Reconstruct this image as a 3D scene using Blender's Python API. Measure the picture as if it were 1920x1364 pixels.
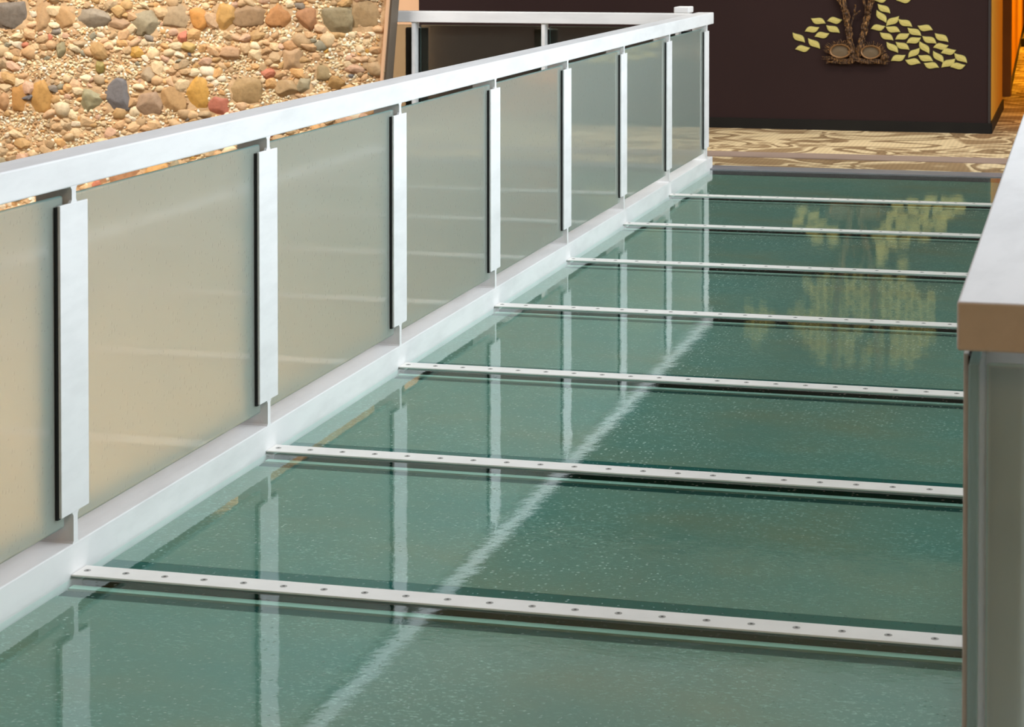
import bpy, bmesh, math, random
from mathutils import Vector, Matrix, noise
random.seed(7)
for o in list(bpy.data.objects): bpy.data.objects.remove(o)
SC = bpy.context.scene; COL = SC.collection

# ------------------------------------------------------------ camera
cam_d = bpy.data.cameras.new('camera'); cam = bpy.data.objects.new('camera', cam_d); COL.objects.link(cam)
CAM = Vector((2.4974, 0.3780, 1.6506))
R_ = Vector((0.96713788, 0.25425214, -0.00040769)); U_ = Vector((-0.00579994, 0.0236651, 0.99970312)); F_ = Vector((-0.2541863, 0.96684839, -0.02436206))
cam.matrix_world = Matrix(((R_.x, U_.x, -F_.x, CAM.x), (R_.y, U_.y, -F_.y, CAM.y), (R_.z, U_.z, -F_.z, CAM.z), (0, 0, 0, 1)))
cam_d.sensor_width = 36; cam_d.lens = 4114.48 / 1920 * 36; cam_d.shift_y = -716.32 / 1920
cam_d.clip_start = 0.05; cam_d.clip_end = 200
cam_d.dof.use_dof = True; cam_d.dof.focus_distance = 8.0; cam_d.dof.aperture_fstop = 13
SC.camera = cam

# ------------------------------------------------------------ world, lights, exposure
W = bpy.data.worlds.new('world'); SC.world = W; W.use_nodes = True
W.node_tree.nodes['Background'].inputs[0].default_value = (0.91, 0.955, 1.0, 1)
W.node_tree.nodes['Background'].inputs[1].default_value = 1.08
SC.view_settings.view_transform = 'Standard'; SC.view_settings.look = 'None'
SC.view_settings.gamma = 1; SC.view_settings.use_curve_mapping = False; SC.view_settings.exposure = 0.0

def area(name, loc, target, sx, sy, power, color, spread=180):
    l = bpy.data.lights.new(name, 'AREA'); l.shape = 'RECTANGLE'; l.size = sx; l.size_y = sy
    l.energy = power; l.color = color; l.spread = math.radians(spread)
    o = bpy.data.objects.new(name, l); COL.objects.link(o); o.location = loc
    o.rotation_euler = (Vector(target) - Vector(loc)).to_track_quat('-Z', 'Y').to_euler()
    return o
area('window_daylight', (8.0, 11.2, 4.2), (0, 11.0, 0.6), 13, 5.5, 815, (0.91, 0.96, 1.0), 150)
area('stone_wall_washer', (-5.2, 11.2, 5.6), (-3.9, 14.9, 0.6), 3.0, 0.8, 112, (1.0, 0.96, 0.90), 80)
area('lower_wall_fill', (-4.9, 9.3, -2.3), (-4.4, 14.9, -2.4), 4.0, 0.8, 128, (1.0, 0.96, 0.90), 50)  # added fill, brightens the lower stone wall seen through the panes
area('pillar_fill', (-3.35, 16.7, 4.2), (-3.3, 18.34, 0.4), 0.8, 0.4, 26, (1.0, 0.93, 0.84), 90)  # added fill to lift the tan wall, no fixture known there
area('hall_warm_fill', (2.6, -1.8, 3.6), (2.2, 4.5, 0.6), 1.6, 1.0, 22, (1.0, 0.62, 0.30), 120)  # unseen warm fill added to brown the camera-facing rail and web faces
area('landing_ceiling_lamp', (0.8, 16.7, 3.44), (0.7, 17.2, 0), 3.2, 0.6, 44, (1.0, 0.93, 0.82), 125)
area('corridor_lamp_a', (2.6, 20.6, 2.65), (2.6, 20.6, 0), 0.8, 2.5, 22, (1.0, 0.46, 0.03), 110)
area('corridor_lamp_b', (2.6, 25.5, 2.65), (2.6, 25.5, 0), 0.8, 4.0, 110, (1.0, 0.46, 0.03), 120)
area('corridor_lamp_c', (2.6, 32.0, 2.65), (2.6, 32.0, 0), 0.8, 5.0, 190, (1.0, 0.46, 0.03), 120)

# ------------------------------------------------------------ helpers
def tag(o, label=None, cat=None, group=None, kind=None):
    if label: o['label'] = label
    if cat: o['category'] = cat
    if group: o['group'] = group
    if kind: o['kind'] = kind
    return o
def empty(name, loc=(0, 0, 0), rz=0):
    o = bpy.data.objects.new(name, None); COL.objects.link(o); o.location = loc; o.rotation_euler = (0, 0, rz)
    o.empty_display_size = 0.1
    return o
def obj(name, bm, mats, parent=None, smooth=False):
    bmesh.ops.recalc_face_normals(bm, faces=bm.faces)
    me = bpy.data.meshes.new(name); bm.to_mesh(me); bm.free()
    for m in (mats if isinstance(mats, (list, tuple)) else [mats]): me.materials.append(m)
    if smooth: me.shade_smooth()
    o = bpy.data.objects.new(name, me); COL.objects.link(o)
    if parent: o.parent = parent
    return o
def add_box(bm, x0, x1, y0, y1, z0, z1, bev=0, seg=2, mi=0):
    b = bmesh.new()
    bmesh.ops.create_cube(b, size=1)
    for v in b.verts:
        v.co = Vector(((x0 + x1) / 2 + v.co.x * (x1 - x0), (y0 + y1) / 2 + v.co.y * (y1 - y0), (z0 + z1) / 2 + v.co.z * (z1 - z0)))
    if bev: bmesh.ops.bevel(b, geom=b.edges[:], offset=bev, segments=seg, profile=0.5, affect='EDGES')
    for f in b.faces: f.material_index = mi
    t = bpy.data.meshes.new('t'); b.to_mesh(t); b.free(); bm.from_mesh(t); bpy.data.meshes.remove(t)
    return bm
def box(name, mat, parent, *a, **k):
    return obj(name, add_box(bmesh.new(), *a, **k), mat, parent)
def add_prism(bm, pts, axis, a, b):
    """outline pts (u,v) extruded along axis 'x' or 'y' from a to b"""
    def P(u, v, w): return (w, u, v) if axis == 'x' else (u, w, v)
    lo = [bm.verts.new(P(u, v, a)) for u, v in pts]; hi = [bm.verts.new(P(u, v, b)) for u, v in pts]
    n = len(pts); bm.faces.new(lo); bm.faces.new(hi[::-1])
    for i in range(n): bm.faces.new((lo[i], lo[(i + 1) % n], hi[(i + 1) % n], hi[i]))
    return bm
def add_tube(bm, pts, radii, n=8, seed=0, rough=0.0, squash=1.0):
    """tapered bark-like tube through pts"""
    pts = [Vector(p) for p in pts]; rings = []
    for i, p in enumerate(pts):
        d = (pts[min(i + 1, len(pts) - 1)] - pts[max(i - 1, 0)]).normalized()
        a = Vector((0, 1, 0)); s = d.cross(a).normalized(); a = s.cross(d).normalized()
        ring = []
        for k in range(n):
            t = 2 * math.pi * k / n
            r = radii[i] * (1 + rough * noise.noise(Vector((math.cos(t) * 3 + seed, math.sin(t) * 3, i * 0.6))))
            ring.append(bm.verts.new(p + s * math.cos(t) * r + a * math.sin(t) * r * squash))
        rings.append(ring)
    for i in range(len(rings) - 1):
        for k in range(n):
            bm.faces.new((rings[i][k], rings[i][(k + 1) % n], rings[i + 1][(k + 1) % n], rings[i + 1][k]))
    bm.faces.new(rings[0][::-1]); bm.faces.new(rings[-1])
    return bm

# ------------------------------------------------------------ materials
def S(r, g, b):
    f = lambda c: (c / 255 / 12.92) if c <= 10.31475 else ((c / 255 + 0.055) / 1.055) ** 2.4
    return (f(r), f(g), f(b), 1)
class NT:
    def __init__(s, name):
        s.m = bpy.data.materials.new(name); s.m.use_nodes = True; s.t = s.m.node_tree
        for n in list(s.t.nodes): s.t.nodes.remove(n)
        s.out = s.n('ShaderNodeOutputMaterial')
    def n(s, typ, **k):
        nd = s.t.nodes.new(typ)
        for a, v in k.items():
            if a.startswith('i_'): nd.inputs[a[2:].replace('_', ' ')].default_value = v
            else: setattr(nd, a, v)
        return nd
    def l(s, a, b): s.t.links.new(a, b)
    def co(s, scale=(1, 1, 1), kind='Object', rot=(0, 0, 0)):
        c = s.n('ShaderNodeTexCoord'); m = s.n('ShaderNodeMapping'); m.inputs['Scale'].default_value = scale; m.inputs['Rotation'].default_value = rot
        s.l(c.outputs[kind], m.inputs[0]); return m.outputs[0]
    def noise(s, co, scale, detail=3, rough=0.5, dist=0):
        n = s.n('ShaderNodeTexNoise'); n.inputs['Scale'].default_value = scale; n.inputs['Detail'].default_value = detail
        n.inputs['Roughness'].default_value = rough; n.inputs['Distortion'].default_value = dist; s.l(co, n.inputs['Vector']); return n
    def ramp(s, fac, stops, interp='LINEAR'):
        r = s.n('ShaderNodeValToRGB'); r.color_ramp.interpolation = interp; e = r.color_ramp.elements
        while len(e) < len(stops): e.new(0.5)
        for i, (p, c) in enumerate(stops): e[i].position = p; e[i].color = c if len(c) == 4 else (*c, 1)
        s.l(fac, r.inputs[0]); return r.outputs[0]
    def bump(s, h, strength, dist, nrm=None):
        b = s.n('ShaderNodeBump'); b.inputs['Strength'].default_value = strength; b.inputs['Distance'].default_value = dist
        s.l(h, b.inputs['Height'])
        if nrm: s.l(nrm, b.inputs['Normal'])
        return b.outputs[0]
    def principled(s, color=None, rough=0.5, metallic=0, spec=0.5, nrm=None, cin=None):
        p = s.n('ShaderNodeBsdfPrincipled')
        if color: p.inputs['Base Color'].default_value = color
        if cin: s.l(cin, p.inputs['Base Color'])
        p.inputs['Roughness'].default_value = rough; p.inputs['Metallic'].default_value = metallic
        p.inputs['Specular IOR Level'].default_value = spec
        if nrm: s.l(nrm, p.inputs['Normal'])
        s.l(p.outputs[0], s.out.inputs[0]); return p
    def mul(s, a, b, op='MULTIPLY'):
        n = s.n('ShaderNodeMath', operation=op)
        for i, v in enumerate((a, b)):
            if isinstance(v, (int, float)): n.inputs[i].default_value = v
            else: s.l(v, n.inputs[i])
        return n.outputs[0]

def flat(name, c, rough=0.5, metallic=0, spec=0.5, var=0.06, scale=6):
    t = NT(name); n = t.noise(t.co(), scale, 4)
    lo = tuple(max(0, x * (1 - var)) for x in c[:3]); hi = tuple(min(1, x * (1 + var)) for x in c[:3])
    t.principled(None, rough, metallic, spec, cin=t.ramp(n.outputs[0], [(0.3, lo), (0.7, hi)])); return t.m

def white_paint():
    t = NT('white_paint'); co = t.co()
    a = t.noise(t.co((1, 0.25, 1)), 9, 5, 0.6); b = t.noise(co, 55, 3, 0.6)
    c = t.ramp(a.outputs[0], [(0.25, S(226, 227, 228)), (0.55, S(240, 241, 242)), (0.8, S(243, 243, 244))])
    # small scuffs
    s1 = t.ramp(t.noise(t.co((1, 1, 0.5)), 26, 4, 0.7, 1.0).outputs[0], [(0.69, (1, 1, 1)), (0.77, (0.82, 0.83, 0.85))])
    m = t.n('ShaderNodeMix', data_type='RGBA', blend_type='MULTIPLY'); m.inputs[0].default_value = 1
    t.l(c, m.inputs[6]); t.l(s1, m.inputs[7])
    t.principled(None, 0.48, 0, 0.35, nrm=t.bump(b.outputs[0], 0.08, 0.002), cin=m.outputs[2]); return t.m
M_WHITE = white_paint()
M_STRIP = flat('cover_strip_metal', S(250, 247, 243), 0.55, 0, 0.3, 0.03, 12)
M_SCREW = flat('screw_metal', S(176, 174, 170), 0.45, 0.3)
M_BLACK = flat('black_rubber', S(12, 14, 15), 0.6)
M_DARKSTEEL = flat('dark_brown_steel', S(40, 38, 24), 0.7)
M_BRONZE = None

def glass_edge():
    t = NT('glass_edge_teal')
    d = t.n('ShaderNodeBsdfDiffuse'); d.inputs['Color'].default_value = S(176, 216, 212)
    q = t.n('ShaderNodeBsdfRefraction'); q.inputs['Color'].default_value = (0.90, 1.0, 1.0, 1); q.inputs['Roughness'].default_value = 0.85; q.inputs['IOR'].default_value = 1.12
    m = t.n('ShaderNodeMixShader'); m.inputs[0].default_value = 0.25; t.l(q.outputs[0], m.inputs[1]); t.l(d.outputs[0], m.inputs[2]); t.l(m.outputs[0], t.out.inputs[0]); return t.m
M_EDGE = glass_edge()

def drops(t, co, scale, thr, upright=False):
    if upright:
        s3 = t.n('ShaderNodeSeparateXYZ'); c3 = t.n('ShaderNodeCombineXYZ'); t.l(co, s3.inputs[0]); t.l(s3.outputs[1], c3.inputs[0]); t.l(s3.outputs[2], c3.inputs[1]); co = c3.outputs[0]
    v = t.n('ShaderNodeTexVoronoi', feature='F1', voronoi_dimensions='2D'); v.inputs['Scale'].default_value = scale; v.inputs['Randomness'].default_value = 1
    t.l(co, v.inputs['Vector'])
    sep = t.n('ShaderNodeSeparateColor'); t.l(v.outputs['Color'], sep.inputs[0])
    on = t.mul(sep.outputs[0], thr, 'GREATER_THAN')
    r = t.mul(sep.outputs[1], 0.28); r = t.mul(r, 0.08, 'ADD')
    q = t.mul(v.outputs['Distance'], r, 'DIVIDE'); q = t.mul(1.0, q, 'SUBTRACT'); q = t.mul(q, 0.0, 'MAXIMUM'); q = t.mul(q, 0.5, 'POWER')
    return t.mul(q, on)

def frosted(name='frosted_laminated_glass', dif=0.42, rough=0.42, tint=(0.975, 0.98, 0.94, 1), dcol=(200, 216, 210)):
    t = NT(name); co = t.co()
    d1 = drops(t, t.co((1, 1, 0.75)), 62, 0.80, True)
    nb = t.bump(d1, 0.45, 0.0016)
    tr = t.n('ShaderNodeBsdfRefraction', distribution='GGX'); tr.inputs['Color'].default_value = tint
    tr.inputs['Roughness'].default_value = rough; tr.inputs['IOR'].default_value = 1.18
    df = t.n('ShaderNodeBsdfDiffuse'); df.inputs['Color'].default_value = S(*dcol); t.l(nb, df.inputs['Normal'])
    tl = t.n('ShaderNodeBsdfTranslucent'); tl.inputs['Color'].default_value = S(222, 232, 220)
    m0 = t.n('ShaderNodeMixShader'); m0.inputs[0].default_value = 0.28; t.l(df.outputs[0], m0.inputs[1]); t.l(tl.outputs[0], m0.inputs[2])
    m1 = t.n('ShaderNodeMixShader'); m1.inputs[0].default_value = dif; t.l(tr.outputs[0], m1.inputs[1]); t.l(m0.outputs[0], m1.inputs[2])
    gl = t.n('ShaderNodeBsdfGlossy'); gl.inputs['Roughness'].default_value = 0.06; t.l(nb, gl.inputs['Normal'])
    fr = t.n('ShaderNodeFresnel'); fr.inputs['IOR'].default_value = 1.5; t.l(nb, fr.inputs['Normal'])
    geo = t.n('ShaderNodeNewGeometry'); front = t.mul(1.0, geo.outputs['Backfacing'], 'SUBTRACT'); fac = t.mul(fr.outputs[0], front)
    m2 = t.n('ShaderNodeMixShader'); t.l(fac, m2.inputs[0]); t.l(m1.outputs[0], m2.inputs[1]); t.l(gl.outputs[0], m2.inputs[2])
    t.l(m2.outputs[0], t.out.inputs[0]); return t.m
M_PANE = frosted()
M_SMOKE = frosted('smoky_laminated_glass', 0.06, 0.28, (0.80, 0.83, 0.78, 1), (150, 150, 140))

def floor_clear():
    """clear wet-looking top ply of the walkway glass"""
    t = NT('walkway_clear_glass'); co = t.co()
    rip = t.noise(t.co((1, 0.8, 1)), 9, 2, 0.45); fine = t.noise(t.co((1, 1.6, 1)), 34, 3, 0.6); dr = drops(t, co, 70, 0.84)
    n1 = t.bump(rip.outputs[0], 0.22, 0.0016)
    n2 = t.bump(fine.outputs[0], 0.16, 0.0006, n1)
    n3 = t.bump(dr, 0.5, 0.0016, n2)
    fr = t.n('ShaderNodeFresnel'); fr.inputs['IOR'].default_value = 1.5; t.l(n3, fr.inputs['Normal'])
    gl = t.n('ShaderNodeBsdfGlossy'); gl.inputs['Roughness'].default_value = 0.018; gl.inputs['Color'].default_value = (0.96, 1, 1, 1); t.l(n3, gl.inputs['Normal'])
    tr = t.n('ShaderNodeBsdfTransparent'); tr.inputs['Color'].default_value = (0.925, 0.985, 0.968, 1)
    geo = t.n('ShaderNodeNewGeometry'); front = t.mul(1.0, geo.outputs['Backfacing'], 'SUBTRACT'); fac = t.mul(fr.outputs[0], front)
    mx = t.n('ShaderNodeMixShader'); t.l(fac, mx.inputs[0]); t.l(tr.outputs[0], mx.inputs[1]); t.l(gl.outputs[0], mx.inputs[2])
    t.l(mx.outputs[0], t.out.inputs[0]); return t.m
M_CLEAR = floor_clear()
def floor_frost():
    t = NT('walkway_frosted_ply'); co = t.co()
    a = t.noise(t.co((1, 1.3, 1)), 1.3, 4, 0.6); c = t.ramp(a.outputs[0], [(0.25, S(104, 150, 142)), (0.5, S(124, 152, 138)), (0.78, S(144, 150, 126))])
    v = t.noise(t.co((0.6, 1.0, 1)), 130, 2, 0.7); sp = t.ramp(v.outputs[0], [(0.57, (0, 0, 0)), (0.68, (1, 1, 1))])  # tiny highlights put into the colour as pale specks
    big = t.ramp(t.noise(co, 2.0, 2).outputs[0], [(0.35, (0.2, 0.2, 0.2)), (0.65, (0.9, 0.9, 0.9))])
    f = t.mul(sp, big)
    m = t.n('ShaderNodeMix', data_type='RGBA'); t.l(f, m.inputs[0]); t.l(c, m.inputs[6]); m.inputs[7].default_value = S(185, 215, 205)
    t.principled(None, 0.7, 0, 0.2, cin=m.outputs[2]); return t.m
M_FFROST = floor_frost()
M_FBORDER = flat('walkway_teal_border', S(24, 104, 98), 0.6, 0, 0.2)
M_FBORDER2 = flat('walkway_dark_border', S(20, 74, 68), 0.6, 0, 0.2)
M_LEDGE = flat('beam_ledge_paint', S(176, 212, 198), 0.5)

def carpet():
    t = NT('swirl_carpet'); co = t.co((0.66, 0.72, 1))
    n1 = t.noise(co, 1.6, 1, 0.5, 0.3)
    add = t.n('ShaderNodeMixRGB'); add.blend_type = 'ADD'; add.inputs[0].default_value = 0.9
    t.l(co, add.inputs[1]); t.l(n1.outputs['Color'], add.inputs[2])
    w = t.n('ShaderNodeTexNoise'); w.inputs['Scale'].default_value = 2.5; w.inputs['Detail'].default_value = 0.3; w.inputs['Distortion'].default_value = 1.0
    t.l(add.outputs[0], w.inputs['Vector'])
    c = t.ramp(w.outputs[0], [(0.0, S(138, 112, 82)), (0.36, S(150, 126, 94)), (0.40, S(212, 192, 154)), (0.455, S(204, 184, 146)), (0.465, S(128, 104, 76)), (0.54, S(152, 128, 96)), (0.57, S(214, 194, 156)), (0.66, S(204, 182, 142)), (0.68, S(140, 114, 84))], 'LINEAR')
    st = t.n('ShaderNodeTexWave', wave_type='BANDS', bands_direction='X'); st.inputs['Scale'].default_value = 9; t.l(t.co(), st.inputs['Vector'])
    s = t.ramp(st.outputs[0], [(0.3, (0.90, 0.90, 0.90)), (0.7, (1, 1, 1))])
    m = t.n('ShaderNodeMix', data_type='RGBA', blend_type='MULTIPLY'); m.inputs[0].default_value = 1; t.l(c, m.inputs[6]); t.l(s, m.inputs[7])
    t.principled(None, 0.95, 0, 0.1, nrm=t.bump(w.outputs[0], 0.3, 0.01), cin=m.outputs[2]); return t.m
M_CARPET = carpet()
M_DARKWALL = flat('dark_plum_wall_paint', S(41, 24, 23), 0.75, 0, 0.25, 0.08, 1.2)
M_BASE = flat('black_baseboard', S(18, 16, 13), 0.6, 0, 0.3)
M_TAN = flat('tan_plaster', S(222, 178, 140), 0.85, 0, 0.1, 0.05, 3)
M_CORR = flat('corridor_wall_paint', S(220, 158, 58), 0.8, 0, 0.1, 0.04, 2)
M_JAMB = flat('brown_door_frame', S(120, 92, 60), 0.5, 0, 0.3)
M_STEELTRIM = flat('grey_metal_trim', S(150, 150, 156), 0.4, 0.3)
M_CORNERTRIM = flat('dark_grey_corner_guard', S(46, 40, 40), 0.5)
M_SIDESHADE = flat('taupe_side_shade', S(112, 100, 86), 0.6)  # shade of the stone wall's side return put into the colour
M_MAUVE = flat('mauve_transition_strip', S(150, 130, 118), 0.6)
M_CEIL = flat('ceiling_paint', S(200, 200, 192), 0.9, 0, 0.1)
M_LOWER = flat('sandy_lower_floor', S(120, 108, 86), 0.8, 0, 0.2, 0.2, 0.8)
M_ROOM = flat('dim_room_wall', S(120, 92, 66), 0.9, 0, 0.1)

def stonewall():
    t = NT('pebble_dash_wall'); co = t.co()
    v = t.n('ShaderNodeTexVoronoi'); v.inputs['Scale'].default_value = 16; t.l(co, v.inputs['Vector'])
    sep = t.n('ShaderNodeSeparateColor'); t.l(v.outputs['Color'], sep.inputs[0])
    c = t.ramp(sep.outputs[0], [(0, S(200, 158, 112)), (0.35, S(208, 165, 120)), (0.55, S(222, 188, 142)), (0.75, S(190, 148, 98)), (0.93, S(234, 214, 176))])
    n = t.noise(co, 40, 4); hb = t.bump(v.outputs['Distance'], 0.6, 0.02); hb = t.bump(n.outputs[0], 0.5, 0.006, hb)
    t.principled(None, 0.85, 0, 0.2, nrm=hb, cin=c); return t.m
M_PEBBLEWALL = stonewall()
def mortar():
    t = NT('sandy_mortar'); co = t.co(); n = t.noise(co, 14, 5, 0.6); c = t.ramp(n.outputs[0], [(0.3, S(196, 160, 118)), (0.7, S(216, 182, 140))])
    t.principled(None, 0.9, 0, 0.1, nrm=t.bump(n.outputs[0], 0.6, 0.02), cin=c); return t.m
M_MORTAR = mortar()
def stonemat():
    t = NT('river_stones'); co = t.co(); a = t.n('ShaderNodeVertexColor'); a.layer_name = 'stone'
    n = t.noise(co, 30, 5, 0.65); f = t.ramp(n.outputs[0], [(0.25, (0.70, 0.68, 0.66)), (0.55, (1, 1, 1)), (0.8, (1.0, 0.97, 0.92))])
    m = t.n('ShaderNodeMix', data_type='RGBA', blend_type='MULTIPLY'); m.inputs[0].default_value = 1
    t.l(a.outputs[0], m.inputs[6]); t.l(f, m.inputs[7])
    t.principled(None, 0.62, 0, 0.35, nrm=t.bump(n.outputs[0], 0.35, 0.008), cin=m.outputs[2]); return t.m
M_STONES = stonemat()
def leafmat():
    t = NT('pale_leaf_paint'); n = t.noise(t.co(), 9, 3); t.principled(None, 0.5, 0, 0.3, cin=t.ramp(n.outputs[0], [(0.3, S(182, 170, 98)), (0.7, S(198, 186, 114))])); return t.m
M_LEAF = leafmat()
M_LEAFRIM = flat('olive_leaf_rim', S(110, 108, 52), 0.6)
def bronze():
    t = NT('bronze_bark'); n = t.noise(t.co((3, 3, 0.7)), 40, 4, 0.7)
    c = t.ramp(n.outputs[0], [(0.40, S(30, 20, 14)), (0.54, S(92, 62, 34)), (0.68, S(196, 146, 84))])
    t.principled(None, 0.45, 0.25, 0.5, nrm=t.bump(n.outputs[0], 0.9, 0.012), cin=c); return t.m
M_BRONZE = bronze()
M_NEST = flat('nest_cut_face', S(100, 84, 62), 0.6)
M_NESTRIM = flat('nest_bronze_rim', S(140, 104, 66), 0.45, 0.2)

# ------------------------------------------------------------ setting
YW = 18.34           # mural wall
YE = 15.20           # far edge of the walkway glass
def struct(name, bm, m, parent=None):
    o = obj(name, bm, m, parent)
    if not parent: o['kind'] = 'structure'
    return o
def sbox(name, m, *a, **k): return struct(name, add_box(bmesh.new(), *a, **k), m)
# landing carpet and corridor carpet
sbox('floor', M_CARPET, -3.05, 9.0, 15.43, 60.0, -0.30, 0.0)
sbox('trim_1', M_STEELTRIM, -0.12, 2.45, YE, 15.43, -0.06, 0.006, bev=0.002)
sbox('trim_2', M_MAUVE, -3.05, 6.0, 16.05, 16.40, -0.01, 0.006)
sbox('floor_lower', M_LOWER, -14, 12, -6, 18.3, -3.7, -3.5)
sbox('wall_back', M_DARKWALL, -3.05, 1.735, YW, YW + 0.25, 0, 3.5)
sbox('baseboard_back', M_BASE, -3.05, 1.745, YW - 0.015, YW + 0.0, 0, 0.085)
sbox('trim_3', M_CORNERTRIM, 1.722, 1.741, YW - 0.008, YW + 0.03, 0.085, 3.2)
sbox('wall_left', M_TAN, -3.60, -3.05, YW, YW + 0.25, -3.5, 7.4)
sbox('wall_left_far', M_ROOM, -9.0, -3.60, YW, YW + 0.25, -3.5, 7.4)
# corridor to the right of the mural wall
sbox('wall_corridor_left', M_CORR, 1.50, 1.74, YW + 0.25, 20.85, 0, 2.7)
sbox('baseboard_corridor', M_BASE, 1.735, 1.755, YW + 0.0, 20.85, 0, 0.085)
def zprism(name, m, pts, z0, z1):
    bm = bmesh.new(); lo = [bm.verts.new((x, y, z0)) for x, y in pts]; hi = [bm.verts.new((x, y, z1)) for x, y in pts]; n = len(pts)
    bm.faces.new(lo); bm.faces.new(hi[::-1])
    for i in range(n): bm.faces.new((lo[i], lo[(i + 1) % n], hi[(i + 1) % n], hi[i]))
    return struct(name, bm, m)
zprism('wall_corridor_left_far', M_CORR, [(1.745, 22.6), (1.545, 33.0), (1.10, 60), (0.9, 60), (0.9, 22.6)], 0, 2.7)
zprism('baseboard_corridor_far', M_BASE, [(1.757, 22.6), (1.557, 33.0), (1.112, 60), (1.09, 60), (1.535, 33.0), (1.735, 22.6)], 0, 0.085)
sbox('door_1', M_JAMB, 1.60, 1.765, 22.36, 22.6, 0, 2.7)
sbox('wall_corridor_recess', M_CORR, 1.30, 1.50, 20.6, 22.6, 0, 2.7)
sbox('wall_corridor_right', M_JAMB, 3.6, 3.8, YW, 60, 0, 2.7)
sbox('wall_corridor_end', M_CORR, 1.4, 3.8, 60, 60.2, 0, 2.7)
sbox('ceiling_corridor', M_CEIL, 1.4, 3.8, YW + 0.25, 60, 2.7, 2.8)
sbox('wall_over_corridor', M_DARKWALL, 1.735, 3.6, YW, YW + 0.25, 2.7, 3.5)
sbox('wall_right', M_DARKWALL, 3.6, 9.0, YW, YW + 0.25, 0, 3.5)
sbox('ceiling', M_CEIL, -9, 9, 13.0, YW + 0.25, 7.4, 7.6)
sbox('ceiling_landing', M_CEIL, -3.05, 9, 15.6, YW + 0.25, 3.5, 3.7)
sbox('wall_bulkhead', M_CEIL, -3.05, 9, 15.6, 15.75, 3.7, 7.4)
sbox('wall_under_landing', M_ROOM, -2.2, 9, 15.5, 15.7, -3.5, -0.3)
# hall behind the camera: unseen walls and ceiling added to darken camera-facing faces
sbox('wall_front', M_ROOM, -14, 12, -6.2, -6, -3.5, 7.6)
sbox('ceiling_front', M_ROOM, -14, 12, -6, 4.2, 7.4, 7.6)
sbox('floor_platform', M_CARPET, 2.46, 9.0, -6, 3.80, -0.30, 0.0)
sbox('wall_hall_blocker', M_ROOM, 9.0, 9.2, -6, 3.9, -3.5, 7.6)  # unseen wall added to keep sky light off the near rail face
sbox('wall_right_blocker', M_ROOM, 9.0, 9.2, 3.9, YW, -3.5, 1.4)  # unseen wall added to block the bright horizon behind the near grey glass
sbox('wall_far_left', M_TAN, -9.2, -9.0, -6, YW, -3.5, 7.4)

# ------------------------------------------------------------ stone wall
YS = 14.90
def mort(x, z): return 0.004 + max(0, 0.012 * (noise.noise(Vector((x * 5, z * 7, 1))) + 0.7 * noise.noise(Vector((x * 17, z * 22, 4)))) + 0.008)
def stone_wall():
    bm = bmesh.new()
    # wall body: right side leans slightly outward toward the floor
    def edge(z): return -2.205 - 0.085 * (1.12 - z) / 1.0
    pts = [(-9.0, -3.5), (edge(-3.5), -3.5), (edge(2.5), 2.5), (-9.0, 2.5)]
    add_prism(bm, pts, 'y', YS, YS + 0.14)
    for f in bm.faces: f.material_index = 0
    # finer undulating mortar face where the wall is seen openly
    nx, nz = 230, 170; x0, z0, z1 = -6.4, -0.55, 2.4
    grid = []
    for j in range(nz + 1):
        z = z0 + (z1 - z0) * j / nz; row = []
        for i in range(nx + 1):
            x = x0 + (edge(z) + 0.0 - x0) * i / nx
            d = mort(x, z)
            if i in (0, nx) or j in (0, nz): d = 0.001
            row.append(bm.verts.new((x, YS - d, z)))
        grid.append(row)
    for j in range(nz):
        for i in range(nx):
            f = bm.faces.new((grid[j][i], grid[j][i + 1], grid[j + 1][i + 1], grid[j + 1][i])); f.material_index = 1; f.smooth = True
    return bm, edge
bm, edge = stone_wall()
wall = struct('wall_stone', bm, [M_PEBBLEWALL, M_MORTAR])
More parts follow.
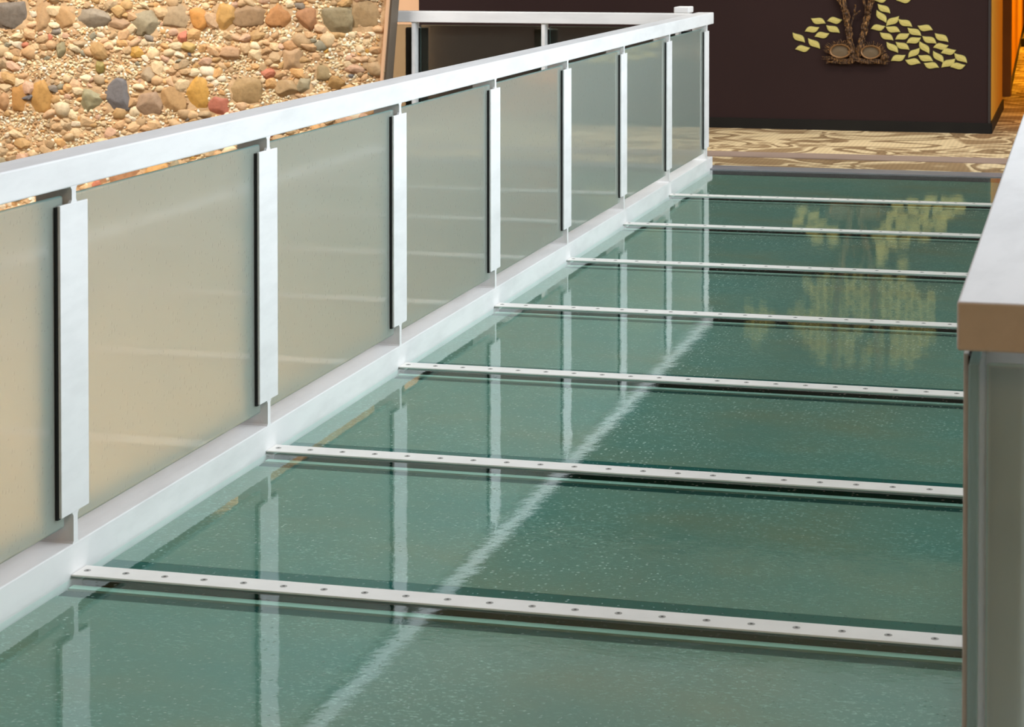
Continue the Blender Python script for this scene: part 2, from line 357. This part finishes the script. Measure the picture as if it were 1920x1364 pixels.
# the stones set in the wall: one mesh with a colour per stone
BIG = [(-5.097,1.021,.311,.214,(112,106,98),'a'),(-4.833,1.015,.124,.217,(188,150,106),'b'),(-4.651,1.009,.154,.174,(192,150,100),'r'),(-4.441,1.008,.215,.135,(146,136,118),'b'),(-4.233,.964,.153,.096,(168,134,100),'b'),(-4.026,.977,.183,.183,(150,140,112),'a'),(-3.799,1.018,.19,.19,(170,146,112),'b'),(-3.62,1.001,.137,.159,(212,144,68),'r'),(-3.433,1.018,.144,.189,(202,154,84),'b'),(-3.239,1.031,.234,.143,(152,122,88),'r'),(-3.002,1.033,.165,.15,(182,124,72),'a'),(-2.795,1.017,.15,.142,(170,118,78),'r'),(-2.586,1.007,.209,.172,(142,130,98),'b'),(-2.381,1.039,.186,.223,(162,134,94),'r'),
(-5.024,.419,.117,.194,(198,142,76),'r'),(-4.845,.434,.147,.225,(198,148,78),'r'),(-5.144,.389,.086,.125,(192,144,98),'b'),(-4.457,.422,.162,.169,(150,146,112),'a'),(-4.24,.453,.176,.222,(104,106,112),'b'),(-4.008,.404,.191,.176,(162,134,108),'b'),(-3.822,.434,.168,.16,(188,148,98),'b'),(-3.63,.476,.16,.235,(206,154,68),'r'),(-3.467,.399,.129,.144,(178,100,80),'b'),(-3.273,.502,.227,.189,(172,142,96),'b'),(-2.952,.526,.15,.113,(176,146,104),'r'),
(-3.747,.881,.068,.084,(204,114,88),'b'),(-4.695,.773,.093,.116,(142,134,100),'a'),(-4.389,.654,.069,.1,(142,128,64),'r'),(-3.698,.806,.091,.084,(182,152,86),'r'),(-4.007,.603,.115,.115,(166,146,116),'a'),(-2.693,.643,.105,.112,(152,132,92),'b'),(-2.575,.571,.112,.09,(166,128,74),'r'),(-2.832,.547,.105,.112,(156,146,116),'a'),(-2.911,.726,.135,.15,(186,150,110),'b'),(-3.385,.765,.132,.095,(190,150,112),'r'),(-2.919,.828,.105,.075,(202,152,102),'r')]
rnd = random.Random(11)
for zc, lo in ((-0.10, 1), (1.62, 1), (2.15, 1)):
    x = -6.3
    while x < -2.45:
        w = rnd.uniform(.11, .24); BIG.append((x + w / 2, zc + rnd.uniform(-.03, .03), w, rnd.uniform(.12, .21), rnd.choice([(188,150,106),(150,140,112),(202,150,84),(152,122,88),(146,136,118),(172,120,80)]), rnd.choice('abr'))); x += w + rnd.uniform(.01, .06)
for zc in (1.02, .43):
    x = -6.3
    while x < -5.35:
        w = rnd.uniform(.13, .22); BIG.append((x + w / 2, zc, w, rnd.uniform(.14, .2), rnd.choice([(188,150,106),(150,140,112),(202,150,84)]), rnd.choice('abr'))); x += w + .03
def ico(sub):
    b = bmesh.new(); bmesh.ops.create_icosphere(b, subdivisions=sub, radius=1)
    vs = [v.co.copy() for v in b.verts]; b.verts.index_update(); fs = [[v.index for v in f.verts] for f in b.faces]; b.free(); return vs, fs
I2, I3 = ico(2), ico(4)
VV, FF, CC, SM = [], [], [], []
def stone(x, z, w, h, depth, rot, col, kind, tpl):
    vs, fs = tpl; base = len(VV); ys = YS - mort(x, z) + 0.12 * depth; sd = rnd.uniform(0, 100); c, s = math.cos(rot), math.sin(rot)
    pw = {'a': 3.4, 'b': 4.2, 'r': 2.5}[kind]; lump = {'a': .36, 'b': .20, 'r': .14}[kind]
    planes = [(Vector((rnd.uniform(-1, 1), rnd.uniform(-.8, -.1), rnd.uniform(-1, 1))).normalized(), rnd.uniform(.66, .92)) for _ in range({'a': 9, 'b': 7, 'r': 4}[kind])]
    for v in vs:
        q = v.copy()
        n = (abs(q.x) ** pw + abs(q.y) ** pw + abs(q.z) ** pw) ** (1 / pw); q = q / n
        q *= 1 + lump * noise.noise(Vector((v.x * 1.3 + sd, v.y * 1.3, v.z * 1.3))) + 0.35 * lump * noise.noise(Vector((v.x * 4 + sd, v.y * 4, v.z * 4)))
        for pn, pd in planes:
            e = q.dot(pn) - pd
            if e > 0: q -= pn * e * .9
        X, Y, Z = q.x * w / 2, q.y * depth, q.z * h / 2
        VV.append((x + X * c - Z * s, ys + Y, z + X * s + Z * c))
    FF.extend([[base + i for i in f] for f in fs]); CC.extend([col] * len(vs)); SM.extend([kind == 'r' or len(vs) > 100] * len(fs))
for x, z, w, h, col, k in BIG:
    col = tuple(v * .84 + m * .16 for v, m in zip(col, (206, 170, 130)))
    stone(x, z, w * 1.2, h * 1.1, rnd.uniform(.022, .036), rnd.uniform(-.08, .08), col, k, I3)
PAL = [(240,222,182),(236,214,170),(226,196,148),(232,206,160),(214,176,128),(208,166,118),(200,158,110),(222,182,140),(196,164,120),(180,150,108),(182,158,120),(214,162,98),(244,232,204),(206,164,118),(210,168,140),(190,150,92)]
cells = {}
def free(x, z, r, tight):
    for bx, bz, bw, bh, *_ in BIG:
        if abs(x - bx) < bw * .5 + r * .25 and abs(z - bz) < bh * .5 + r * .25: return False
    gx, gz = int(x / .1), int(z / .1)
    for i in (gx - 1, gx, gx + 1):
        for j in (gz - 1, gz, gz + 1):
            for a, b, rr in cells.get((i, j), ()):
                if (a - x) ** 2 + (b - z) ** 2 < (tight * (r + rr)) ** 2: return False
    cells.setdefault((gx, gz), []).append((x, z, r)); return True
def scatter(n, wlo, whi, tight, xa=-6.4, za=-.5, zb=2.3, light=0.0):
    for _ in range(n):
        z = rnd.uniform(za, zb); x = rnd.uniform(xa, edge(z) - .05); w = rnd.uniform(wlo, whi); h = w * rnd.uniform(.45, .9)
        nv = noise.noise(Vector((x * 3.2, z * 5.5, 9)))
        if light == 1 and nv < rnd.uniform(-.35, .2): continue
        if light == 2 and nv < .14 + rnd.uniform(-.06, .14): continue
        if not free(x, z, w * .42, tight): continue
        pal = PAL[:4] + [PAL[12]] * 3 + (PAL[:6] if light == 2 else PAL[:12]) if light else PAL
        c = rnd.choice(pal); j = rnd.uniform(.93, 1.05); mx = .0 if light else .3; c = tuple(min(255, (v * (1 - mx) + m * mx) * j) for v, m in zip(c, (212, 172, 130)))
        if not light and rnd.random() < .06: c = rnd.choice([(140,128,112), (150,142,118), (196,122,92), (196,150,72), (120,116,114)])
        stone(x, z, w, h, (rnd.uniform(.25, .40) if light else rnd.uniform(.17, .28)) * w, rnd.uniform(-1.4, 1.4) if light else rnd.uniform(-.5, .5), c, rnd.choice('rrrb' if light else 'rbba'), I2)
scatter(26000, .020, .038, .62, light=2)
scatter(7000, .085, .15, .58)
scatter(14000, .045, .080, .56)
scatter(60000, .018, .040, .60, light=3)
me = bpy.data.meshes.new('embedded_stones'); me.from_pydata(VV, [], FF)
ca = me.color_attributes.new('stone', 'FLOAT_COLOR', 'POINT')
flatc = []
for c in CC: flatc.extend(S(*c))
ca.data.foreach_set('color', flatc); me.polygons.foreach_set('use_smooth', SM); me.materials.append(M_STONES)
st = bpy.data.objects.new('embedded_stones', me); COL.objects.link(st); st.parent = wall; st['kind'] = 'stuff'; st['label'] = 'rounded river stones and pale pebbles set in the sandy wall'
# smooth rendered side edge of the stone wall
bm = bmesh.new()
for z0, z1 in ((-3.5, 2.5),):
    vs = [(edge(z0) - .010, z0), (edge(z0) + .010, z0), (edge(z1) + .010, z1), (edge(z1) - .010, z1)]
    add_prism(bm, vs, 'y', YS - .035, YS + .15)
struct('trim_4', bm, M_TAN)
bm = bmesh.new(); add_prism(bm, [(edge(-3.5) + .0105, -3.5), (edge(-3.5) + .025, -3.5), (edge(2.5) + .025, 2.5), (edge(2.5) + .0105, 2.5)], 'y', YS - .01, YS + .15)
struct('wall_side_shade', bm, M_SIDESHADE)  # dark strip added where the wall's side return lies in shade

# ------------------------------------------------------------ railings
H, T, RW = 1.070, 0.0776, 0.112
PZ0, PZ1 = 0.124, 0.972
def post(parent, y):
    e = .008; w = .012; zb, zt = .078, H - T + .002; f0, f1 = .16, .952
    pts = [(-w - e, zb), (w + e, zb), (w, zb + e), (w, zt - e), (w + e, zt), (-w - e, zt), (-w, zt - e), (-w, zb + e)]
    bm = add_prism(bmesh.new(), [(y + a, b) for a, b in pts], 'x', -.101, -.0005)
    p = obj('post', bm, M_WHITE, parent)
    bm = add_box(bmesh.new(), -.008, .0, y - .079, y + .079, f0, f1, bev=.0015)
    # welded fillets where the stem meets the flange plate
    for zz, s in ((f0, -1), (f1, 1)):
        add_prism(bm, [(y - w - e, zz), (y + w + e, zz), (y + w, zz + s * e), (y - w, zz + s * e)], 'x', -.008, -.0003)
    obj('clamp_plate', bm, M_WHITE, p)
    g = bmesh.new(); add_box(g, -.0165, -.0082, y - .083, y - .014, f0 - .004, f1 - .004); add_box(g, -.0165, -.0082, y + .014, y + .083, f0 - .004, f1 - .004)
    obj('rubber_gasket', g, M_BLACK, p)
    return p
def pane(parent, y0, y1, thick=.017, mat=None):
    bm = add_box(bmesh.new(), -.017 - thick, -.017, y0, y1, PZ0, PZ1, bev=.0058, seg=3)
    bm.normal_update()
    for f in bm.faces: f.material_index = 0 if abs(f.normal.x) > .9 else 1
    return obj('glass_pane', bm, [mat or M_PANE, M_EDGE], parent)
def railing(name, loc, rz, label, y0, y1, posts, pane_ends, curb=None, group=None, glass=None):
    r = empty(name, loc, rz); tag(r, label, 'railing', group)
    obj('handrail', add_box(bmesh.new(), -RW, 0, y0, y1, H - T, H, bev=.005, seg=3), M_WHITE, r)
    ca, cb = curb or (y0, y1 - .04)
    obj('base_curb', add_box(bmesh.new(), -.17, 0, ca, cb, -.22, .080, bev=.003), M_WHITE, r)
    for y in posts: post(r, y)
    for a, b in pane_ends: pane(r, a, b, mat=glass)
    return r
D = 1.3697; K0 = 5.488
py = [K0 + k * D for k in range(-2, 8)]
railing('bridge_railing', (0, 0, 0), 0, 'long white railing with frosted glass panes along the left side of the glass walkway', 2.0, 15.345, py,
        [(py[i] + .024, py[i + 1] - .028) for i in range(9)])
# right-hand railing: inner face at x = 2.302, seen from its near end
XR = 2.302
ry = [-y for y in reversed(py[1:])]
railing('bridge_railing', (XR, 0, 0), math.pi, 'near right railing along the walkway, white top rail hiding the right ends of the strips', -15.345, -3.842, ry,
        [(ry[i] + .028, ry[i + 1] - .024) for i in range(8)] + [(ry[-1] + .028, -3.852)])
# railing turning right at the near corner
xr = [.95, 1.95]
railing('platform_railing', (XR, 3.839, 0), -math.pi / 2, 'short railing turning right from the near corner, shaded brown rail face over grey glass', .0005 + RW + .003, 3.2, xr,
        [(.045, xr[0] - .03), (xr[0] + .03, xr[1] - .03), (xr[1] + .03, 3.15)], curb=(.175, 3.2), glass=M_SMOKE)
# cross railing on the far landing, between the bridge railing and the stone wall
cr = [.205, 1.142, 2.079]
railing('landing_railing', (0, 15.165, 0), math.pi / 2, 'far cross railing with smoky glass between the stone wall and the end of the walkway', .115, 2.36, cr,
        [(cr[0] + .03, cr[1] - .03), (cr[1] + .03, cr[2] - .03), (cr[2] + .03, 2.33)], curb=(.175, 2.36), glass=M_SMOKE)
# end cap of a further handrail showing above the corner
t = empty('handrail_end', (-.26, 15.62, 0)); tag(t, 'small white rail end poking up behind the far corner of the walkway railing', 'handrail')
obj('cap', add_box(bmesh.new(), -.052, .052, -.1, .1, 1.055, 1.098, bev=.006), M_WHITE, t)
obj('post', add_box(bmesh.new(), -.012, .012, -.03, .03, 0.0, 1.056), M_WHITE, t)

# ------------------------------------------------------------ glass walkway
names_far = ['nearest, cut by the bottom of the picture', 'between the first and second white strips', 'between the second and third white strips', 'between the third and fourth white strips',
             'between the fourth and fifth white strips', 'between the fifth and sixth white strips', 'between the sixth and seventh white strips', 'farthest, touching the metal edge of the carpet']
for i in range(8):
    k = i - 1; ya = 5.5 + k * D + .006; yb = 5.5 + (k + 1) * D - .006
    if i == 7: yb = YE - .004
    g = empty('glass_floor_panel', (0, ya, 0)); tag(g, 'wet green glass floor panel, ' + names_far[i], 'floor panel', 'glass floor panels of the walkway')
    L = yb - ya
    bm = add_box(bmesh.new(), .008, XR - .006, 0, L, -.018, 0, bev=.0015); obj('clear_glass_ply', bm, M_CLEAR, g)
    obj('frosted_ply', add_box(bmesh.new(), .009, XR - .006, .180, L - .135, -.034, -.0190), M_FFROST, g)
    obj('teal_border', add_box(bmesh.new(), .009, XR - .006, 0.001, .1795, -.034, -.0195), M_FBORDER, g)
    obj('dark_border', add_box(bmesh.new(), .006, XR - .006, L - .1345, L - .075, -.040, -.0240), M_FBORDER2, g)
order = ['first and nearest', 'second', 'third', 'fourth', 'fifth', 'sixth', 'seventh and farthest']
def screw_bm():
    bm = bmesh.new(); prof = [(0.0095, 0), (0.0088, .0009), (0.0035, .0009), (0.003, .0002), (0, .0002)]
    n = 14; rings = []
    for r, z in prof[:-1]: rings.append([bm.verts.new((r * math.cos(2 * math.pi * a / n), r * math.sin(2 * math.pi * a / n), z)) for a in range(n)])
    for j in range(len(rings) - 1):
        for a in range(n):
            f = bm.faces.new((rings[j][a], rings[j][(a + 1) % n], rings[j + 1][(a + 1) % n], rings[j + 1][a])); f.material_index = 1 if j == 2 else 0
    f = bm.faces.new(rings[-1]); f.material_index = 1
    return bm
scr = None
for k in range(7):
    yc = 5.5 + k * D
    g = empty('floor_strip', (0, yc, 0)); tag(g, 'white metal cover strip with small screws across the glass floor, %s of the seven' % order[k], 'floor strip', 'cover strips between the glass floor panels')
    obj('strip_plate', add_box(bmesh.new(), .002, XR - .002, -.043, .043, .0006, .0056, bev=.001), M_STRIP, g)
    for j in range(22):
        x = .026 + j * .1068
        if x > XR - .02: break
        if scr is None:
            scr = obj('screw', screw_bm(), [M_SCREW, M_BLACK], g); s = scr
        else:
            s = scr.copy(); COL.objects.link(s); s.parent = g
        s.location = (x, (0.0), .0056)
    b = empty('support_beam', (0, yc, 0)); tag(b, 'dark steel beam seen through the glass under the %s white strip' % order[k], 'beam', 'beams under the walkway')
    obj('beam_body', add_box(bmesh.new(), .01, XR - .01, -.155, .070, -.26, -.0410), M_DARKSTEEL, b)
    obj('beam_ledge', add_box(bmesh.new(), .01, XR - .01, -.078, -.048, -.0408, -.0186), M_LEDGE, b)

# ------------------------------------------------------------ mural: leaves and bronze trees on the dark wall
LEAF_L = [(0.303, 0.913, 0.423, 0.871), (0.434, 0.892, 0.558, 0.904), (0.253, 0.804, 0.371, 0.841), (0.427, 0.858, 0.538, 0.796), (0.333, 0.762, 0.453, 0.792), (0.153, 0.795, 0.254, 0.713), (0.28, 0.75, 0.378, 0.664), (0.174, 0.657, 0.297, 0.672)]
NAME_L = ['second leaf from the right along the top of the left cluster', 'top right leaf of the left cluster, closest to the left trunk', 'leaf just below the top left one of the left cluster', 'leaf just below the top right one of the left cluster', 'leaf in the middle of the left cluster, above the left nest', 'outermost left leaf of the left cluster, pointing down', 'lowest right leaf of the left cluster, beside the left nest', 'lowest left leaf of the left cluster']
LEAF_R = [(0.842, 1.036, 0.944, 0.959), (0.835, 0.986, 0.912, 0.881), (0.912, 0.856, 1.014, 0.939), (0.787, 0.831, 0.905, 0.856), (0.907, 0.852, 1.025, 0.808), (1.008, 0.914, 1.12, 0.852), (1.162, 0.862, 1.284, 0.827), (1.082, 0.845, 1.193, 0.779), (0.861, 0.806, 0.97, 0.74), (0.985, 0.747, 1.099, 0.8), (1.074, 0.719, 1.19, 0.767), (1.2, 0.779, 1.314, 0.718), (1.299, 0.804, 1.408, 0.732), (0.915, 0.728, 1.008, 0.639), (0.988, 0.729, 1.098, 0.665), (1.178, 0.738, 1.256, 0.636), (1.287, 0.686, 1.41, 0.707), (1.348, 0.642, 1.469, 0.67), (1.089, 0.6, 1.18, 0.684), (0.95, 0.573, 1.068, 0.624), (1.168, 0.624, 1.287, 0.576), (1.287, 0.661, 1.369, 0.563), (1.454, 0.645, 1.556, 0.566), (1.064, 0.584, 1.188, 0.557), (1.212, 0.561, 1.334, 0.525), (1.353, 0.525, 1.463, 0.601), (1.422, 0.531, 1.544, 0.551), (0.813, 1.063, 0.915, 1.073), (0.991, 1.064, 1.113, 1.077)]
NAME_R = ['topmost whole leaf of the right cluster, beside the right trunk', 'leaf just under the topmost whole one, beside the right trunk', 'upright leaf right of the one hugging the right trunk', 'left tip leaf of the right cluster, touching the right trunk', 'leaf right of the left tip leaf, pointing down right',
 'leaf on the upper edge, second from the trunk side', 'leaf alone on the upper edge, midway along the right cluster', 'leaf below and left of the lone upper edge leaf', 'leaf under the left tip leaf of the right cluster', 'leaf in the second inner row, rising to the right', 'leaf in the centre of the right cluster, rising to the right', 'leaf right of the centre, pointing down right', 'upper edge leaf nearest the corridor', 'leaf above the right nest, pointing steeply down', 'leaf beside the steep one above the right nest', 'steep leaf just below the centre of the right cluster',
 'level leaf of the touching pair near the right end, the upper one', 'lower one of the touching pair near the right end', 'steep leaf rising right, right of the lump of the tree base', 'lowest left leaf of the right cluster, beside the tree base', 'level leaf in the lower inner row, middle', 'steep leaf pointing down, near the right end', 'rightmost leaf of the right cluster', 'bottom edge leaf, second from the tree base', 'bottom edge leaf, third from the tree base', 'bottom edge leaf rising right, next to last', 'bottom edge leaf at the right end',
 'leaf cut by the top of the picture, nearer the right trunk', 'leaf cut by the top of the picture, farther from the right trunk']
def leaf_mesh():
    """unit leaf lying in XZ from (-.5,0) to (.5,0), S-curved, raised 8 mm off the wall"""
    n = 14; bm = bmesh.new()
    def cen(t): return -0.055 * math.sin(2 * math.pi * t)
    def wid(t): return 0.215 * math.sin(math.pi * t) ** 1.05
    def ring(grow, y):
        up = [bm.verts.new((t - .5 + (grow * (1 if t > .5 else -1) if t in (0, 1) else 0), y, cen(t) + (wid(t) + grow if 0 < t < 1 else 0))) for t in [i / n for i in range(n + 1)]]
        lo = [bm.verts.new((t - .5, y, cen(t) - wid(t) - grow)) for t in [i / n for i in range(n - 1, 0, -1)]]
        return up + lo
    a = ring(.012, .0); b = ring(.012, -.05); c = ring(-.012, -.062)
    m = len(a)
    for i in range(m):
        j = (i + 1) % m
        f = bm.faces.new((a[i], a[j], b[j], b[i])); f.material_index = 1
        f = bm.faces.new((b[i], b[j], c[j], c[i])); f.material_index = 1
    # domed face with a centre crease
    mid = [bm.verts.new(((i / n - .5) * .94, -.080, cen(i / n))) for i in range(1, n)]
    up = c[:n + 1]; lo = [c[0]] + c[n + 1:][::-1] + [c[n]]
    for i in range(n):
        mi0 = mid[i - 1] if 0 < i else c[0]; mi1 = mid[i] if i < n - 1 else c[n]
        for q in ((up[i], up[i + 1], mi1, mi0), (lo[i + 1], lo[i], mi0, mi1)):
            u = []
            for v in q:
                if v not in u: u.append(v)
            if len(u) > 2:
                try: f = bm.faces.new(u); f.material_index = 0
                except ValueError: pass
    bmesh.ops.recalc_face_normals(bm, faces=bm.faces)
    me = bpy.data.meshes.new('wall_leaf'); bm.to_mesh(me); bm.free(); me.materials.append(M_LEAF); me.materials.append(M_LEAFRIM); return me
LM = leaf_mesh()
def leaf(x0, z0, x1, z1, label, group):
    o = bpy.data.objects.new('wall_leaf', LM); COL.objects.link(o)
    d = Vector((x1 - x0, 0, z1 - z0)); L = d.length
    o.location = ((x0 + x1) / 2, YW - .0005, (z0 + z1) / 2)
    steep = 1 if z1 <= z0 else -1                      # falling leaves curl one way, rising ones the other
    o.rotation_euler = (0, -math.atan2(z1 - z0, x1 - x0), 0); o.scale = (L, .12, L * 1.0 * steep)
    return tag(o, label, 'wall decoration', group)
for a, n in zip(LEAF_L, NAME_L): leaf(*a, 'pale green ' + n, 'leaves of the left cluster')
for a, n in zip(LEAF_R, NAME_R): leaf(*a, 'pale green ' + n, 'leaves of the right cluster')
# the crown above the picture, seen mirrored in the glass floor
rl = random.Random(3)
def cluster(cx, cz, rx, rz_, label, group, step=.118):
    j = 0; z = cz - rz_
    while z <= cz + rz_:
        x = cx - rx + (step * .5 if j % 2 else 0)
        while x <= cx + rx:
            if ((x - cx) / rx) ** 2 + ((z - cz) / rz_) ** 2 < 1 + rl.uniform(-.1, .1) and rl.random() > .05:
                a = rl.choice((-1, 1)) * rl.uniform(.25, 1.0); h = .055
                leaf(x - h * math.cos(a), z - h * math.sin(a), x + h * math.cos(a), z + h * math.sin(a), label, group)
            x += step
        z += step * .62; j += 1
cluster(.76, 1.52, .60, .40, 'pale green wall leaf of the tree crown, seen only mirrored in the glass floor', 'leaves of the mirrored crown')
cluster(-.13, 1.60, .13, .17, 'pale green wall leaf of a small cluster left of the crown, seen only mirrored', 'leaves of the mirrored small cluster')

YB = YW - .036
tree = empty('bronze_tree_relief', (0, 0, 0)); tag(tree, 'bronze relief of two rough trunks with cut stump nests on the dark wall', 'wall sculpture')
def strand(bm, P, R, off=0.0, seed=0, jit=.0, n=7):
    r = random.Random(seed); pts = [(x + r.uniform(-jit, jit) + off, YB + r.uniform(-.008, .006), z) for x, z in P]
    add_tube(bm, pts, R if isinstance(R, list) else [R] * len(P), n=n, seed=seed, rough=.5, squash=.8)
def dens(P, m=4):
    out = []
    for (a, b), (c, d) in zip(P[:-1], P[1:]):
        for i in range(m): out.append((a + (c - a) * i / m, b + (d - b) * i / m))
    out.append(P[-1]); return out
TL = [(0.50, 1.95), (0.515, 1.4), (0.56, 1.14), (0.576, 1.011), (0.594, 0.939), (0.605, 0.867), (0.617, 0.785), (0.626, 0.704), (0.649, 0.60)]
TR = [(0.86, 1.95), (0.83, 1.4), (0.799, 1.085), (0.775, 0.995), (0.755, 0.904), (0.738, 0.814), (0.72, 0.732), (0.689, 0.61)]
for P, sd in ((TL, 1), (TR, 2)):
    bm = bmesh.new(); Q = dens(P, 5)
    strand(bm, Q, .017, 0, sd)
    for k in range(7):
        strand(bm, Q, .0065, (-.021 + .007 * k), sd * 20 + k, .006, 5)
    obj('trunk', bm, M_BRONZE, tree)
bm = bmesh.new(); strand(bm, dens([(0.47, 1.2), (0.526, 1.065), (0.558, 1.011), (0.59, 0.94)], 3), .009, 0, 5, .003); obj('branch', bm, M_BRONZE, tree)
bm = bmesh.new(); strand(bm, dens([(0.69, 1.2), (0.73, 1.076), (0.744, 1.022), (0.757, 0.95)], 3), .009, 0, 6, .003); obj('branch', bm, M_BRONZE, tree)
bm = bmesh.new(); strand(bm, dens([(0.632, .85), (0.643, 0.899), (0.661, 0.958), (0.665, 1.03)], 3), .007, 0, 7, .002); strand(bm, dens([(0.658, 0.935), (0.688, 0.967), (0.708, 0.983)], 3), .006, 0, 8, .002); obj('twig', bm, M_BRONZE, tree)
bm = bmesh.new()
RT = [(0.401, 0.588), (0.469, 0.589), (0.541, 0.572), (0.613, 0.565), (0.667, 0.587), (0.721, 0.57), (0.748, 0.565), (0.81, 0.575), (0.864, 0.564), (0.908, 0.573), (0.935, 0.582)]
for k in range(6): Q = dens([(x + rl.uniform(-.01, .01), z + .004 * k - .006) for x, z in RT], 3)[(k * 2) % 5: 31 - (k * 3) % 5]; strand(bm, Q, [.0105 * math.sin(math.pi * (i + .6) / (len(Q) + .2)) ** .6 for i in range(len(Q))], 0, 60 + k, .010, 6)
for k in range(14):
    a = rl.uniform(0, 1); x = .42 + .5 * a; strand(bm, dens([(x, .59), (x + rl.uniform(-.05, .05), .565 + rl.uniform(-.02, .01)), (x + rl.uniform(-.09, .09), .552)], 2), .006, 0, 90 + k, .004, 5)
obj('root_base', bm, M_BRONZE, tree)
bm = bmesh.new(); add_tube(bm, [(.878, YB, .585), (.895, YB, .60), (.915, YB - .005, .615), (.932, YB, .60)], [.014, .03, .028, .012], 10, 3, .2); obj('burl', bm, M_BRONZE, tree)
for cx, cz, rx, rz_, sd in ((.545, .650, .088, .056, 1), (.792, .645, .083, .054, 2)):
    bm = bmesh.new(); n = 40
    def rr(t, g): return (1 + .06 * noise.noise(Vector((math.cos(t) * 1.5, math.sin(t) * 1.5, sd * 5)))) * g
    prof = [(1.02, .0085), (1.04, -.03), (.95, -.045), (.86, -.040), (.82, -.026)]
    rings = [[bm.verts.new((cx + math.cos(2 * math.pi * i / n) * rx * rr(2 * math.pi * i / n, g), YW - .01 + y, cz + math.sin(2 * math.pi * i / n) * rz_ * rr(2 * math.pi * i / n, g))) for i in range(n)] for g, y in prof]
    for j in range(len(rings) - 1):
        for i in range(n): bm.faces.new((rings[j][i], rings[j][(i + 1) % n], rings[j + 1][(i + 1) % n], rings[j + 1][i]))
    nest = obj('stump_nest', bm, M_NESTRIM, tree)
    bm = bmesh.new()
    vs = [bm.verts.new((cx + math.cos(2 * math.pi * i / n) * rx * rr(2 * math.pi * i / n, .83), YW - .036, cz + math.sin(2 * math.pi * i / n) * rz_ * rr(2 * math.pi * i / n, .83))) for i in range(n)]
    c = bm.verts.new((cx, YW - .041, cz))
    for i in range(n): bm.faces.new((vs[i], vs[(i + 1) % n], c))
    obj('cut_face', bm, M_NEST, nest)
    bm = bmesh.new()
    for i in range(26):
        t = math.radians(-20 + 220 * i / 25) ; r0 = 1.02; r1 = 1.25 + rl.uniform(0, .35)
        strand(bm, [(cx + math.cos(t) * rx * r0, cz + math.sin(t) * rz_ * r0), (cx + math.cos(t) * rx * (r0 + r1) / 2, cz + math.sin(t) * rz_ * (r0 + r1) / 2 + .006), (cx + math.cos(t) * rx * r1 + rl.uniform(-.01, .01), cz + math.sin(t) * rz_ * r1 + .012)], [.006, .005, .002], 0, 200 + i, .002, 5)
    obj('bark_fringe', bm, M_BRONZE, nest)

# ------------------------------------------------------------ black box far down the corridor
t = empty('corridor_box', (1.612, 31.6, 0)); tag(t, 'small black box far down the orange lit corridor', 'box')
obj('box_body', add_box(bmesh.new(), -.02, .5, 0, .3, .0, .10, bev=.01), M_BLACK, t)
obj('box_lid', add_box(bmesh.new(), -.025, .505, -.005, .305, .1005, .115, bev=.008), M_BLACK, t)
